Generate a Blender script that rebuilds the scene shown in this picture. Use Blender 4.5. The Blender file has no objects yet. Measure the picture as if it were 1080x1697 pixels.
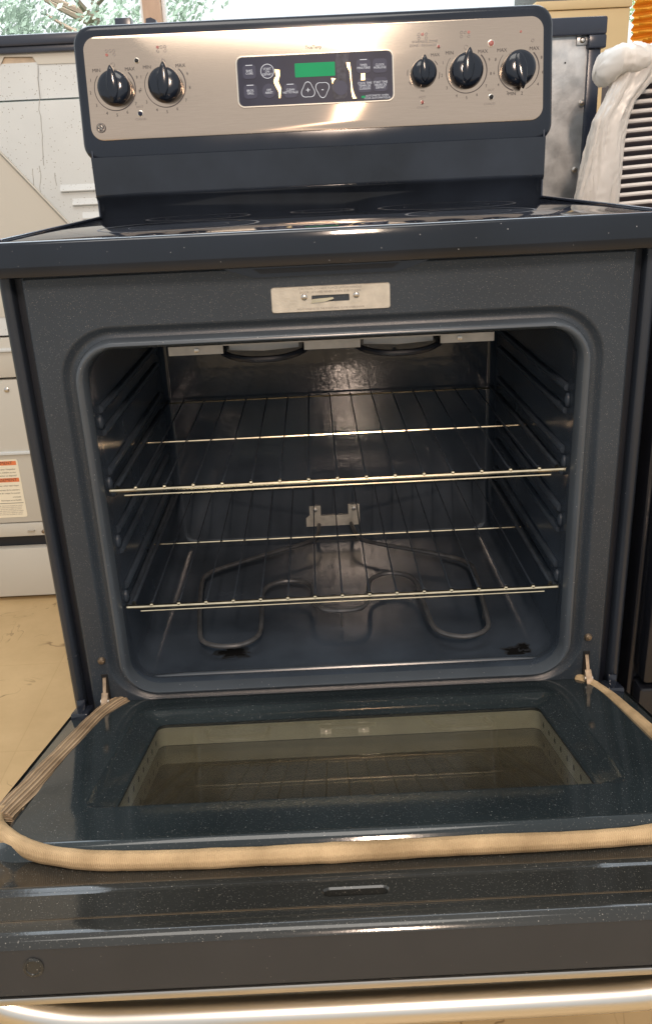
import bpy, bmesh, math, random
from mathutils import Vector, Matrix
from mathutils import noise as mnoise
random.seed(7)
PI = math.pi
S = bpy.context.scene
COL = S.collection

# ------------------------------------------------------------------ camera
def cam_axes(yaw, pitch, roll):
    f = Vector((math.sin(yaw)*math.cos(pitch), math.cos(yaw)*math.cos(pitch), -math.sin(pitch)))
    r = Vector((math.cos(yaw), -math.sin(yaw), 0))
    u = r.cross(f)
    return (math.cos(roll)*r + math.sin(roll)*u, -math.sin(roll)*r + math.cos(roll)*u, f)
cd = bpy.data.cameras.new('camera')
cam = bpy.data.objects.new('camera', cd); COL.objects.link(cam)
cr, cu, cf = cam_axes(0.0015, 0.3817, -0.0477)
cam.matrix_world = Matrix(((cr.x, cu.x, -cf.x, -0.0183), (cr.y, cu.y, -cf.y, -1.0106), (cr.z, cu.z, -cf.z, 0.9743), (0, 0, 0, 1)))
cd.sensor_fit = 'VERTICAL'; cd.sensor_height = 24; cd.lens = 24*1418.6/1697
cd.clip_start = 0.02; cd.clip_end = 200
S.camera = cam

# ------------------------------------------------------------------ world and lamps
w = bpy.data.worlds.new('World'); S.world = w; w.use_nodes = True
bg = w.node_tree.nodes['Background']
bg.inputs[0].default_value = (0.94, 0.97, 1.0, 1); bg.inputs[1].default_value = 0.78
def area(name, loc, target, sx, sy, power, col, spread=180):
    l = bpy.data.lights.new(name, 'AREA'); l.shape = 'RECTANGLE'; l.size = sx; l.size_y = sy
    l.energy = power; l.color = col; l.spread = math.radians(spread)
    o = bpy.data.objects.new(name, l); COL.objects.link(o); o.location = loc
    d = Vector(target) - Vector(loc)
    o.rotation_euler = d.to_track_quat('-Z', 'Y').to_euler()
    return o
area('ceiling_light', (-0.2, -0.7, 3.0), (-0.1, -0.5, 0.0), 1.5, 1.2, 30, (1.0, 0.94, 0.86))
area('doorway_light', (0.15, -2.5, 2.38), (0.15, 0, 1.1), 0.095, 0.50, 54, (1.0, 0.76, 0.60))
area('doorway_light_side', (0.265, -2.5, 2.38), (0.265, 0, 1.1), 0.025, 0.55, 6, (1.0, 0.80, 0.60))
area('window_daylight', (0.0, 1.9, 2.3), (0.0, 0.3, 0.9), 2.6, 1.2, 40, (0.78, 0.89, 1.0))
area('daylight_on_trees', (-0.5, 2.6, 5.0), (-0.3, 5.6, 1.6), 5.0, 1.5, 1100, (1.0, 0.98, 0.93), 120)
S.view_settings.view_transform = 'Standard'; S.view_settings.look = 'None'
S.view_settings.exposure = 0.0; S.view_settings.gamma = 1.0
S.cycles.max_bounces = 8; S.cycles.transparent_max_bounces = 12
S.cycles.sample_clamp_indirect = 8
S.cycles.use_denoising = True

# ------------------------------------------------------------------ materials
M = {}
def mat(name, col, rough=0.5, metal=0.0, spec=0.5, var=0.0, vscale=8.0, bump=0.0, bscale=200.0, rvar=0.0,
        specks=None, stretch=None, coat=0.0, aniso=0.0, detail=4.0):
    m = bpy.data.materials.new(name); m.use_nodes = True
    nt = m.node_tree; N = nt.nodes; L = nt.links
    b = N['Principled BSDF']
    b.inputs['Base Color'].default_value = (*col, 1); b.inputs['Roughness'].default_value = rough
    b.inputs['Metallic'].default_value = metal; b.inputs['Specular IOR Level'].default_value = spec
    b.inputs['Coat Weight'].default_value = coat; b.inputs['Coat Roughness'].default_value = 0.05
    tc = N.new('ShaderNodeTexCoord'); src = tc.outputs['Object']
    if stretch:
        mp = N.new('ShaderNodeMapping'); mp.inputs['Scale'].default_value = stretch
        L.new(src, mp.inputs['Vector']); src = mp.outputs['Vector']
    colout = None
    def noise(scale, det=detail):
        n = N.new('ShaderNodeTexNoise'); n.inputs['Scale'].default_value = scale; n.inputs['Detail'].default_value = det
        L.new(src, n.inputs['Vector']); return n
    if var or rvar:
        n = noise(vscale)
        if var:
            mr = N.new('ShaderNodeMapRange'); mr.inputs[1].default_value = .25; mr.inputs[2].default_value = .75
            mr.inputs[3].default_value = 1-var; mr.inputs[4].default_value = 1+var
            L.new(n.outputs['Fac'], mr.inputs[0])
            mx = N.new('ShaderNodeVectorMath'); mx.operation = 'SCALE'; mx.inputs[0].default_value = col
            L.new(mr.outputs[0], mx.inputs['Scale']); colout = mx.outputs[0]
        if rvar:
            mr = N.new('ShaderNodeMapRange'); mr.inputs[1].default_value = .3; mr.inputs[2].default_value = .7
            mr.inputs[3].default_value = max(.01, rough-rvar); mr.inputs[4].default_value = rough+rvar
            n2 = noise(vscale*.7); L.new(n2.outputs['Fac'], mr.inputs[0]); L.new(mr.outputs[0], b.inputs['Roughness'])
    if specks:
        for (sc, thr, amount, scol) in specks:
            v = N.new('ShaderNodeTexVoronoi'); v.inputs['Scale'].default_value = sc; L.new(tc.outputs['Object'], v.inputs['Vector'])
            lt = N.new('ShaderNodeMath'); lt.operation = 'LESS_THAN'; lt.inputs[1].default_value = thr; L.new(v.outputs['Distance'], lt.inputs[0])
            sp = N.new('ShaderNodeSeparateColor'); L.new(v.outputs['Color'], sp.inputs[0])
            l2 = N.new('ShaderNodeMath'); l2.operation = 'LESS_THAN'; l2.inputs[1].default_value = amount; L.new(sp.outputs[0], l2.inputs[0])
            mu = N.new('ShaderNodeMath'); mu.operation = 'MULTIPLY'; L.new(lt.outputs[0], mu.inputs[0]); L.new(l2.outputs[0], mu.inputs[1])
            mu2 = N.new('ShaderNodeMath'); mu2.operation = 'MULTIPLY'; L.new(mu.outputs[0], mu2.inputs[0]); L.new(sp.outputs[1], mu2.inputs[1])
            mix = N.new('ShaderNodeMix'); mix.data_type = 'RGBA'; L.new(mu2.outputs[0], mix.inputs[0])
            if colout: L.new(colout, mix.inputs[6])
            else: mix.inputs[6].default_value = (*col, 1)
            mix.inputs[7].default_value = (*scol, 1); colout = mix.outputs[2]
    if colout: L.new(colout, b.inputs['Base Color'])
    if bump:
        n = noise(bscale, 3.0); bp = N.new('ShaderNodeBump'); bp.inputs['Strength'].default_value = bump; bp.inputs['Distance'].default_value = .001
        L.new(n.outputs['Fac'], bp.inputs['Height']); L.new(bp.outputs[0], b.inputs['Normal'])
    if aniso:
        b.inputs['Anisotropic'].default_value = aniso
        t = N.new('ShaderNodeTangent'); t.direction_type = 'UV_MAP'; t.uv_map = 'UVMap'; L.new(t.outputs[0], b.inputs['Tangent'])
    M[name] = m
    return m
WS = (.62, .62, .58)
mat('black_gloss', (.013, .016, .024), .09, var=.25, vscale=6, rvar=.04)
mat('black_plastic', (.008, .012, .021), .14, var=.15, vscale=10, rvar=.05)
mat('cook_glass', (.012, .014, .020), .045, spec=.7, var=.6, rvar=.03, vscale=9, specks=[(220, .10, .05, (.35, .35, .36))])
mat('lip_enamel', (.007, .010, .016), .07, var=.5, vscale=5, rvar=.03, specks=[(260, .16, .05, (.3, .3, .3))])
mat('frame_enamel', (.026, .035, .046), .33, var=.22, vscale=4, bump=.25, bscale=900, rvar=.06,
    specks=[(900, .30, .30, (.17, .17, .165)), (560, .15, .10, (.34, .34, .32))])
mat('side_enamel', (.019, .024, .033), .30, var=.3, vscale=3, rvar=.08, specks=[(200, .10, .06, (.4, .4, .4))])
mat('groove_black', (.006, .008, .014), .4)
mat('back_enamel', (.032, .041, .054), .10, spec=.62, var=.3, vscale=11, rvar=.04, bump=.12, bscale=110, detail=7)
mat('cavity_enamel', (.040, .052, .069), .24, spec=.30, var=.35, vscale=11, rvar=.04, bump=.10, bscale=130, detail=7,
    specks=[(130, .04, .08, (.30, .30, .29))])
mat('guide_enamel', (.038, .049, .064), .42, spec=.25, var=.3, vscale=30)
mat('ridge_enamel', (.060, .072, .085), .25, var=.15, vscale=9, specks=[(300, .16, .08, (.4, .4, .4))])
mat('door_enamel', (.018, .025, .028), .085, var=.3, vscale=5, rvar=.03, bump=.025, bscale=300,
    specks=[(420, .18, .14, (.36, .36, .35)), (260, .075, .16, (.55, .55, .53)), (900, .34, .2, (.11, .11, .105))])
mat('flange_enamel', (.026, .027, .025), .09, var=.3, vscale=6, rvar=.04, bump=.03, bscale=300,
    specks=[(420, .18, .16, (.32, .30, .26)), (260, .075, .16, (.45, .43, .37)), (900, .34, .2, (.13, .125, .11))])
mat('edge_black', (.024, .025, .026), .42, var=.12, vscale=14, specks=[(400, .15, .05, (.16, .15, .13))])
mat('stainless', (.60, .470, .365), .13, 1.0, var=.05, vscale=40, stretch=(1, 1, 40), aniso=.985)
mat('stainless_dark', (.52, .50, .46), .28, 1.0, var=.1, vscale=30, stretch=(1, 30, 30))
mat('chrome', (.78, .66, .46), .16, 1.0, var=.2, vscale=60)
mat('rack_wire_steel', (.036, .045, .058), .6, .0, spec=.2, var=.3, vscale=50)
mat('handle_steel', (.70, .68, .63), .30, 1.0, var=.05, vscale=60, stretch=(.05, 1, 1))
mat('plate_metal', (.62, .58, .50), .42, .75, var=.14, vscale=90, bump=.2, bscale=500)
mat('hinge_metal', (.26, .20, .14), .42, .8, var=.4, vscale=120)
mat('heater', (.070, .072, .075), .33, .1, var=.4, vscale=60)
mat('reflector', (.40, .385, .36), .45, .5, var=.15, vscale=60)
mat('screw', (.55, .52, .48), .3, 1.0)
mat('print_dark', (.05, .04, .04), .6)
mat('print_grey', (.22, .19, .17), .6)
mat('print_white', (.55, .60, .68), .6)
mat('print_faint', (.20, .24, .33), .6)
mat('print_red', (.30, .09, .075), .4)
mat('backguard_satin', (.014, .018, .026), .10, var=.5, vscale=9, rvar=.05)
mat('display_glass', (.015, .020, .042), .36, spec=.12, var=.2, vscale=30)
mat('button_film', (.022, .029, .062), .4, spec=.2)
mat('worn_gold', (.80, .62, .32), .35, .5, var=.3, vscale=150)
mat('worn_grey', (.050, .052, .068), .40, spec=.12, var=.6, vscale=120)
mat('lcd', (.003, .16, .060), .5, spec=.15, var=.08, vscale=40)
mat('bezel', (.75, .68, .58), .25, 1.0)
mat('hole_black', (.004, .004, .005), .7)
mat('rust_black', (.005, .005, .005), .9, spec=.1)
mat('stain', (.022, .025, .029), .45, spec=.25, var=.5, vscale=90)
mat('burner_print', (.045, .048, .055), .45, var=.8, vscale=90)
# braided gasket
def gasket_mat(name, col, col2, longi):
    m = mat(name, col, .75, var=0, bump=0)
    nt = m.node_tree; N = nt.nodes; L = nt.links; b = N['Principled BSDF']; tc = N['Texture Coordinate']
    n = N.new('ShaderNodeTexNoise'); n.inputs['Scale'].default_value = 22; n.inputs['Detail'].default_value = 6; L.new(tc.outputs['Object'], n.inputs[0])
    r = N.new('ShaderNodeValToRGB'); r.color_ramp.elements[0].position = .3; r.color_ramp.elements[1].position = .72
    r.color_ramp.elements[0].color = (*col2, 1); r.color_ramp.elements[1].color = (*col, 1)
    L.new(n.outputs['Fac'], r.inputs[0]); L.new(r.outputs[0], b.inputs['Base Color'])
    uv = N.new('ShaderNodeUVMap'); uv.uv_map = 'UVMap'
    def wave(scale, rot, dist):
        mp = N.new('ShaderNodeMapping'); mp.inputs['Scale'].default_value = scale; mp.inputs['Rotation'].default_value = (0, 0, rot); L.new(uv.outputs[0], mp.inputs[0])
        w1 = N.new('ShaderNodeTexWave'); w1.inputs['Scale'].default_value = 1.0; w1.inputs['Distortion'].default_value = dist; w1.inputs['Detail'].default_value = 2; L.new(mp.outputs[0], w1.inputs[0]); return w1.outputs['Fac']
    if longi: fac = wave((.05, 3.1, 1), PI/2, .6)
    else:
        a, b_ = wave((17.0, 3.0, 1), .30, 1.2), wave((17.0, 3.0, 1), -.30, 1.2)
        mn = N.new('ShaderNodeMath'); mn.operation = 'MULTIPLY'; L.new(a, mn.inputs[0]); L.new(b_, mn.inputs[1]); fac = mn.outputs[0]
    mr = N.new('ShaderNodeMapRange'); mr.inputs[3].default_value = .55 if longi else .86; mr.inputs[4].default_value = 1.08; L.new(fac, mr.inputs[0])
    sc = N.new('ShaderNodeVectorMath'); sc.operation = 'SCALE'; L.new(r.outputs[0], sc.inputs[0]); L.new(mr.outputs[0], sc.inputs['Scale']); L.new(sc.outputs[0], b.inputs['Base Color'])
    bp = N.new('ShaderNodeBump'); bp.inputs['Strength'].default_value = 1.0; bp.inputs['Distance'].default_value = .0015 if longi else .0007
    L.new(fac, bp.inputs['Height']); L.new(bp.outputs[0], b.inputs['Normal'])
    return m
gasket_mat('gasket_rope', (.66, .475, .265), (.34, .23, .115), False)
gasket_mat('gasket_dark', (.50, .355, .215), (.25, .165, .09), True)
# glass
def glass_mat(name, tint, rough, refl, dust=0):
    m = bpy.data.materials.new(name); m.use_nodes = True; nt = m.node_tree; N = nt.nodes; L = nt.links
    N.remove(N['Principled BSDF']); out = N['Material Output']
    t = N.new('ShaderNodeBsdfTransparent'); t.inputs[0].default_value = (*tint, 1)
    g = N.new('ShaderNodeBsdfGlossy'); g.inputs['Roughness'].default_value = rough
    lw = N.new('ShaderNodeLayerWeight'); lw.inputs[0].default_value = .5
    pw = N.new('ShaderNodeMath'); pw.operation = 'POWER'; pw.inputs[1].default_value = 5.0; L.new(lw.outputs['Facing'], pw.inputs[0])
    f = N.new('ShaderNodeMapRange'); f.inputs[3].default_value = refl; f.inputs[4].default_value = 1.0; L.new(pw.outputs[0], f.inputs[0])
    mx = N.new('ShaderNodeMixShader'); L.new(f.outputs[0], mx.inputs[0]); L.new(t.outputs[0], mx.inputs[1]); L.new(g.outputs[0], mx.inputs[2])
    if dust:
        d = N.new('ShaderNodeBsdfDiffuse'); d.inputs[0].default_value = (.50, .46, .36, 1)
        tc = N.new('ShaderNodeTexCoord'); nz_ = N.new('ShaderNodeTexNoise'); nz_.inputs['Scale'].default_value = 14; nz_.inputs['Detail'].default_value = 6; L.new(tc.outputs['Object'], nz_.inputs[0])
        mr = N.new('ShaderNodeMapRange'); mr.inputs[1].default_value = .3; mr.inputs[2].default_value = .7; mr.inputs[3].default_value = dust*.6; mr.inputs[4].default_value = dust*1.4; L.new(nz_.outputs['Fac'], mr.inputs[0])
        m2 = N.new('ShaderNodeMixShader'); L.new(mr.outputs[0], m2.inputs[0]); L.new(mx.outputs[0], m2.inputs[1]); L.new(d.outputs[0], m2.inputs[2]); mx = m2
    L.new(mx.outputs[0], out.inputs[0]); M[name] = m
glass_mat('oven_glass', (.84, .85, .81), .012, .17, .018)
glass_mat('outer_glass', (.40, .37, .27), .05, .34, .03)
mat('spacer_metal', (.50, .47, .385), .5, .1, var=.1, vscale=40)
glass_mat('window_glass', (.97, .98, .98), .0, .03)
# background things
mat('rear_white', (.59, .62, .62), .45, var=.10, vscale=5, bump=.25, bscale=260, specks=[(230, .20, .55, (.22, .20, .17)), (90, .07, .35, (.16, .13, .11))])
mat('rear_cream', (.52, .50, .44), .45, var=.05, vscale=3)
mat('rear_rust', (.55, .44, .32), .55, var=.25, vscale=30)
mat('galvanised', (.52, .53, .53), .40, .7, var=.30, vscale=26, bump=.25, bscale=120, rvar=.12)
mat('trim_black', (.030, .037, .055), .25, var=.2, vscale=8)
mat('sticker', (.80, .74, .58), .55, var=.03)
mat('sticker_orange', (.72, .20, .07), .55)
mat('wood_post', (.52, .34, .23), .55, var=.12, vscale=12, stretch=(6, 6, .6))
mat('sash_white', (.80, .80, .78), .45)
mat('shade_orange', (.80, .34, .02), .65, var=.12, vscale=14)
mat('plastic_wrap', (.82, .78, .73), .28, var=.06, vscale=9, bump=.15, bscale=60)
_nt = M['plastic_wrap'].node_tree; _tr = _nt.nodes.new('ShaderNodeBsdfTranslucent'); _tr.inputs[0].default_value = (.85, .80, .72, 1); _mx = _nt.nodes.new('ShaderNodeMixShader'); _mx.inputs[0].default_value = .35
_nt.links.new(_nt.nodes['Principled BSDF'].outputs[0], _mx.inputs[1]); _nt.links.new(_tr.outputs[0], _mx.inputs[2]); _nt.links.new(_mx.outputs[0], _nt.nodes['Material Output'].inputs[0])
mat('grille_white', (.74, .70, .66), .4, var=.04)
mat('unit_dark', (.045, .030, .034), .5, var=.4, vscale=14)
mat('neighbour_black', (.010, .011, .015), .22, var=.4, vscale=5, rvar=.08)
mat('cabinet_tan', (.62, .46, .24), .5, var=.08, vscale=6)
mat('drip', (.33, .33, .31), .6, var=.3, vscale=60)
mat('carton_grey', (.13, .13, .13), .6, var=.2, vscale=20)
mat('wall_paint', (.60, .57, .50), .7, var=.04)
mat('bark', (.16, .12, .09), .85, var=.3, vscale=20, bump=.6, bscale=30)
def leaf_mat(name, col):
    m = mat(name, col, .5, var=.35, vscale=3); b = m.node_tree.nodes['Principled BSDF']
    nt = m.node_tree; tr = nt.nodes.new('ShaderNodeBsdfTranslucent'); tr.inputs[0].default_value = (*[min(1, c*1.4) for c in col], 1)
    ad = nt.nodes.new('ShaderNodeMixShader'); ad.inputs[0].default_value = .4
    nt.links.new(b.outputs[0], ad.inputs[1]); nt.links.new(tr.outputs[0], ad.inputs[2]); nt.links.new(ad.outputs[0], nt.nodes['Material Output'].inputs[0])
leaf_mat('leaf_teal', (.20, .26, .22)); leaf_mat('leaf_green', (.22, .33, .16))
mat('lawn', (.16, .24, .10), .9, var=.3, vscale=3)
# floor: worn yellowish sheet flooring with scuffs and faint tile joints
def floor_mat():
    m = mat('floor_vinyl', (.60, .44, .22), .38, var=.0); nt = m.node_tree; N = nt.nodes; L = nt.links
    b = N['Principled BSDF']; tc = N['Texture Coordinate']
    n = N.new('ShaderNodeTexNoise'); n.inputs['Scale'].default_value = 3.2; n.inputs['Detail'].default_value = 7; n.inputs['Roughness'].default_value = .65; L.new(tc.outputs['Object'], n.inputs[0])
    r = N.new('ShaderNodeValToRGB'); e = r.color_ramp.elements
    e[0].position = .32; e[0].color = (.46, .32, .155, 1); e[1].position = .68; e[1].color = (.63, .455, .24, 1)
    L.new(n.outputs['Fac'], r.inputs[0])
    # scuffs: thin isolines of a warped noise
    n2 = N.new('ShaderNodeTexNoise'); n2.inputs['Scale'].default_value = 4.5; n2.inputs['Detail'].default_value = 3; n2.inputs['Distortion'].default_value = 1.5; L.new(tc.outputs['Object'], n2.inputs[0])
    a = N.new('ShaderNodeMath'); a.operation = 'SUBTRACT'; a.inputs[1].default_value = .5; L.new(n2.outputs['Fac'], a.inputs[0])
    ab = N.new('ShaderNodeMath'); ab.operation = 'ABSOLUTE'; L.new(a.outputs[0], ab.inputs[0])
    mr = N.new('ShaderNodeMapRange'); mr.inputs[1].default_value = 0; mr.inputs[2].default_value = .008; mr.inputs[3].default_value = .8; mr.inputs[4].default_value = 0; L.new(ab.outputs[0], mr.inputs[0])
    n3 = N.new('ShaderNodeTexNoise'); n3.inputs['Scale'].default_value = 9; L.new(tc.outputs['Object'], n3.inputs[0])
    mr3 = N.new('ShaderNodeMapRange'); mr3.inputs[1].default_value = .5; mr3.inputs[2].default_value = .65; L.new(n3.outputs['Fac'], mr3.inputs[0])
    mm = N.new('ShaderNodeMath'); mm.operation = 'MULTIPLY'; L.new(mr.outputs[0], mm.inputs[0]); L.new(mr3.outputs[0], mm.inputs[1])
    mx = N.new('ShaderNodeMix'); mx.data_type = 'RGBA'; L.new(mm.outputs[0], mx.inputs[0]); L.new(r.outputs[0], mx.inputs[6]); mx.inputs[7].default_value = (.16, .09, .035, 1)
    br = N.new('ShaderNodeTexBrick'); br.offset = 0; br.inputs['Scale'].default_value = 1; br.inputs['Brick Width'].default_value = .3048; br.inputs['Row Height'].default_value = .3048
    br.inputs['Mortar Size'].default_value = .0012; br.inputs['Color1'].default_value = (1, 1, 1, 1); br.inputs['Color2'].default_value = (.97, .97, .97, 1); br.inputs['Mortar'].default_value = (.88, .86, .82, 1)
    L.new(tc.outputs['Object'], br.inputs[0])
    m2 = N.new('ShaderNodeMix'); m2.data_type = 'RGBA'; m2.blend_type = 'MULTIPLY'; m2.inputs[0].default_value = .8; L.new(mx.outputs[2], m2.inputs[6]); L.new(br.outputs['Color'], m2.inputs[7])
    L.new(m2.outputs[2], b.inputs['Base Color'])
floor_mat()
def emit_mat(name, col, st):
    m = bpy.data.materials.new(name); m.use_nodes = True; b = m.node_tree.nodes['Principled BSDF']
    b.inputs['Base Color'].default_value = (0, 0, 0, 1); b.inputs['Emission Color'].default_value = (*col, 1); b.inputs['Emission Strength'].default_value = st; M[name] = m
emit_mat('sky_light', (.93, .98, 1.0), 1.25)
M['lcd'].node_tree.nodes['Principled BSDF'].inputs['Emission Color'].default_value = (.0, .75, .28, 1)
M['lcd'].node_tree.nodes['Principled BSDF'].inputs['Emission Strength'].default_value = .17

# ------------------------------------------------------------------ mesh helpers
def ident(p): return Vector(p)
def loops(bm, ls, cap0=False, cap1=False, closed=True):
    rows = [[bm.verts.new(p) for p in l] for l in ls]
    n = len(rows[0])
    for a, b in zip(rows, rows[1:]):
        for i in range(n if closed else n-1):
            j = (i+1) % n
            try: bm.faces.new((a[i], a[j], b[j], b[i]))
            except ValueError: pass
    if cap0: bm.faces.new(list(reversed(rows[0])))
    if cap1: bm.faces.new(rows[-1])
    return rows
def rrect(x0, x1, z0, z1, r, n=6):
    r = min(r, (x1-x0)/2-1e-5, (z1-z0)/2-1e-5); pts = []
    for cx, cz, a0 in ((x1-r, z1-r, 0), (x0+r, z1-r, PI/2), (x0+r, z0+r, PI), (x1-r, z0+r, 1.5*PI)):
        for k in range(n+1):
            a = a0 + k*PI/2/n; pts.append((cx+r*math.cos(a), cz+r*math.sin(a)))
    return pts
def box(bm, x0, x1, y0, y1, z0, z1, T=ident, bev=0, seg=2):
    b2 = bmesh.new()
    v = [b2.verts.new((x, y, z)) for z in (z0, z1) for x, y in ((x0, y0), (x1, y0), (x1, y1), (x0, y1))]
    for f in ((3, 2, 1, 0), (4, 5, 6, 7), (0, 1, 5, 4), (1, 2, 6, 5), (2, 3, 7, 6), (3, 0, 4, 7)): b2.faces.new([v[i] for i in f])
    if bev: bmesh.ops.bevel(b2, geom=b2.edges[:], offset=bev, segments=seg, profile=.5, affect='EDGES')
    mp = {x: bm.verts.new(T(x.co)) for x in b2.verts}
    for f in b2.faces: bm.faces.new([mp[x] for x in f.verts])
    b2.free()
def tube(bm, pts, r, seg=8, cap=True, rib=None, flat=1.0, uvl=None):
    pts = [Vector(p) for p in pts]; n = len(pts)
    rs = r if isinstance(r, (list, tuple)) else [r]*n
    t = [(pts[min(i+1, n-1)]-pts[max(i-1, 0)]).normalized() for i in range(n)]
    up = Vector((0, 0, 1)) if abs(t[0].z) < .9 else Vector((1, 0, 0))
    a = (up - t[0]*up.dot(t[0])).normalized(); ls = []
    for i in range(n):
        a = (a - t[i]*a.dot(t[i])).normalized(); b = t[i].cross(a); ring = []
        for k in range(seg):
            g = 2*PI*k/seg; rr = rs[i]*(1+(rib[1]*math.cos(rib[0]*g) if rib else 0))
            ring.append(pts[i] + a*math.cos(g)*rr*flat + b*math.sin(g)*rr)
        ls.append(ring)
    return loops(bm, ls, cap, cap)
def smooth_path(pts, sub=6):
    P = [Vector(p) for p in pts]; out = []
    for i in range(len(P)-1):
        p0, p1, p2, p3 = P[max(i-1, 0)], P[i], P[i+1], P[min(i+2, len(P)-1)]
        for k in range(sub):
            t = k/sub; out.append(.5*((2*p1)+(p2-p0)*t+(2*p0-5*p1+4*p2-p3)*t*t+(3*p1-p0-3*p2+p3)*t**3))
    out.append(P[-1]); return out
def lathe(bm, prof, T, seg=24, cap0=True, cap1=True):
    loops(bm, [[T((r*math.cos(2*PI*k/seg), r*math.sin(2*PI*k/seg), h)) for k in range(seg)] for r, h in prof], cap0, cap1)
def poly(bm, pts): return bm.faces.new([bm.verts.new(p) for p in pts])
def prism(bm, pts, T, h0, h1):
    loops(bm, [[T((x, y, h0)) for x, y in pts], [T((x, y, h1)) for x, y in pts]], True, True)
def annulus(bm, T, r0, r1, a0, a1, h, seg=40, r1b=None):
    A, B = [], []
    for k in range(seg+1):
        t = k/seg; a = a0+(a1-a0)*t; ro = r1 if r1b is None else r1+(r1b-r1)*t
        A.append(T((r0*math.cos(a), r0*math.sin(a), h))); B.append(T((ro*math.cos(a), ro*math.sin(a), h)))
    loops(bm, [A, B], closed=False)
def obj(name, bm, m, parent=None, ang=35, uv=None, origin=None, recalc=True):
    if recalc: bmesh.ops.recalc_face_normals(bm, faces=bm.faces)
    if origin is not None: bmesh.ops.translate(bm, verts=bm.verts, vec=-Vector(origin))
    me = bpy.data.meshes.new(name); bm.to_mesh(me); bm.free()
    me.materials.append(M[m])
    for p in me.polygons: p.use_smooth = True
    me.set_sharp_from_angle(angle=math.radians(ang))
    if uv:
        u = me.uv_layers.new(name='UVMap')
        for l in me.loops: u.data[l.index].uv = uv(me.vertices[l.vertex_index].co)
    o = bpy.data.objects.new(name, me); COL.objects.link(o)
    if origin is not None: o.location = origin
    if parent: o.parent = parent
    return o
def thing(name, label, cat, loc=(0, 0, 0), group=None):
    o = bpy.data.objects.new(name, None); COL.objects.link(o); o.location = loc; o.empty_display_size = .05
    return tag(o, label, cat, group)
def tag(o, label, cat, group=None):
    o['label'] = label; o['category'] = cat
    if group: o['group'] = group
    return o
def like(src, parent, loc=None, name=None):
    c = src.copy(); COL.objects.link(c); c.parent = parent
    if loc is not None: c.location = loc
    return c
TEXTS = []
def text(body, size, mtx, m, parent, name='lettering', align='CENTER', sx=1.0):
    c = bpy.data.curves.new(name, 'FONT'); c.body = body; c.size = size; c.align_x = align; c.align_y = 'CENTER'; c.resolution_u = 2; c.space_line = .85
    o = bpy.data.objects.new(name, c); COL.objects.link(o)
    o.matrix_world = mtx @ Matrix.Diagonal((sx, 1, 1, 1)); TEXTS.append((o, M[m], parent, name))
def flush_texts():
    bpy.context.view_layer.update(); dg = bpy.context.evaluated_depsgraph_get()
    for o, m, parent, name in TEXTS:
        me = bpy.data.meshes.new_from_object(o.evaluated_get(dg)); me.transform(o.matrix_world); me.materials.clear(); me.materials.append(m)
        me.name = name; n = bpy.data.objects.new('lettering_tmp', me); COL.objects.link(n); n.parent = parent
        c = o.data; bpy.data.objects.remove(o); bpy.data.curves.remove(c); n.name = name
B = bmesh.new

# ------------------------------------------------------------------ setting
bm = B(); poly(bm, [(-4, -5, 0), (4, -5, 0), (4, 2.05, 0), (-4, 2.05, 0)]); o = obj('floor', bm, 'floor_vinyl'); o['kind'] = 'structure'
bm = B(); box(bm, -3, 3, 2.05, 2.2, 0, .82); o = obj('wall', bm, 'wall_paint'); o['kind'] = 'structure'
bm = B(); poly(bm, [(-14, 2.2, -.05), (14, 2.2, -.05), (14, 13, .1), (-14, 13, .1)]); o = obj('ground', bm, 'lawn'); o['kind'] = 'structure'
bm = B(); ls = []
for z in (-.2, 9):
    ls.append([Vector((14*math.sin(a), 3+11*math.cos(a), z)) for a in [(-.5+k/24)*PI*.95 for k in range(25)]])
loops(bm, ls, closed=False); o = obj('sky', bm, 'sky_light'); o['kind'] = 'structure'

# ------------------------------------------------------------------ oven range
R = thing('oven_range', 'black and stainless electric oven range with its oven door open', 'oven')
# body side panels
for s in (-1, 1):
    bm = B()
    # front flange rolled back into the side
    prof = [(.364, .020), (.3645, .004), (.368, .001), (.3745, .001), (.378, .0045), (.378, .62)]
    loops(bm, [[Vector((s*x, y, .02)) for x, y in prof], [Vector((s*x, y, .874)) for x, y in prof]], closed=False)
    obj('side_panel', bm, 'side_enamel', R, ang=50)
    bm = B(); box(bm, min(s*.3500, s*.3642), max(s*.3500, s*.3642), .018, .024, .05, .872); obj('side_groove', bm, 'groove_black', R)
bm = B(); box(bm, -.375, .375, .60, .612, .05, .91); obj('rear_cover', bm, 'galvanised', R)
# front frame with rounded opening, groove and ridge
bm = B()
def rl(hw, z0, z1, r, y): return [Vector((x, y, z)) for x, z in rrect(-hw, hw, z0, z1, r, 10)]
loops(bm, [rl(.3500, .262, .874, .004, .022), rl(.3522, .262, .874, .004, .006), rl(.3512, .263, .873, .004, .0015), rl(.3485, .265, .871, .005, 0), rl(.3475, .266, .870, .005, 0),
           rl(.3250, .2980, .8150, .067, 0), rl(.3240, .2990, .8140, .066, 0), rl(.3215, .3010, .8115, .064, .0015), rl(.3170, .3050, .8075, .060, .0075), rl(.3120, .3085, .8030, .056, .0080), rl(.3085, .3110, .7995, .053, .0060)])
FR = obj('front_frame', bm, 'frame_enamel', R, ang=60)
bm = B()
loops(bm, [rl(.3085, .3110, .7995, .053, .0060), rl(.3065, .3130, .7975, .051, -.004), rl(.3045, .3150, .7955, .049, -.008), rl(.3005, .3175, .7920, .045, -.0085),
           rl(.2965, .3190, .7885, .041, -.004), rl(.2950, .3195, .7870, .040, .012)])
obj('opening_rim', bm, 'ridge_enamel', R, ang=60)
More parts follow.
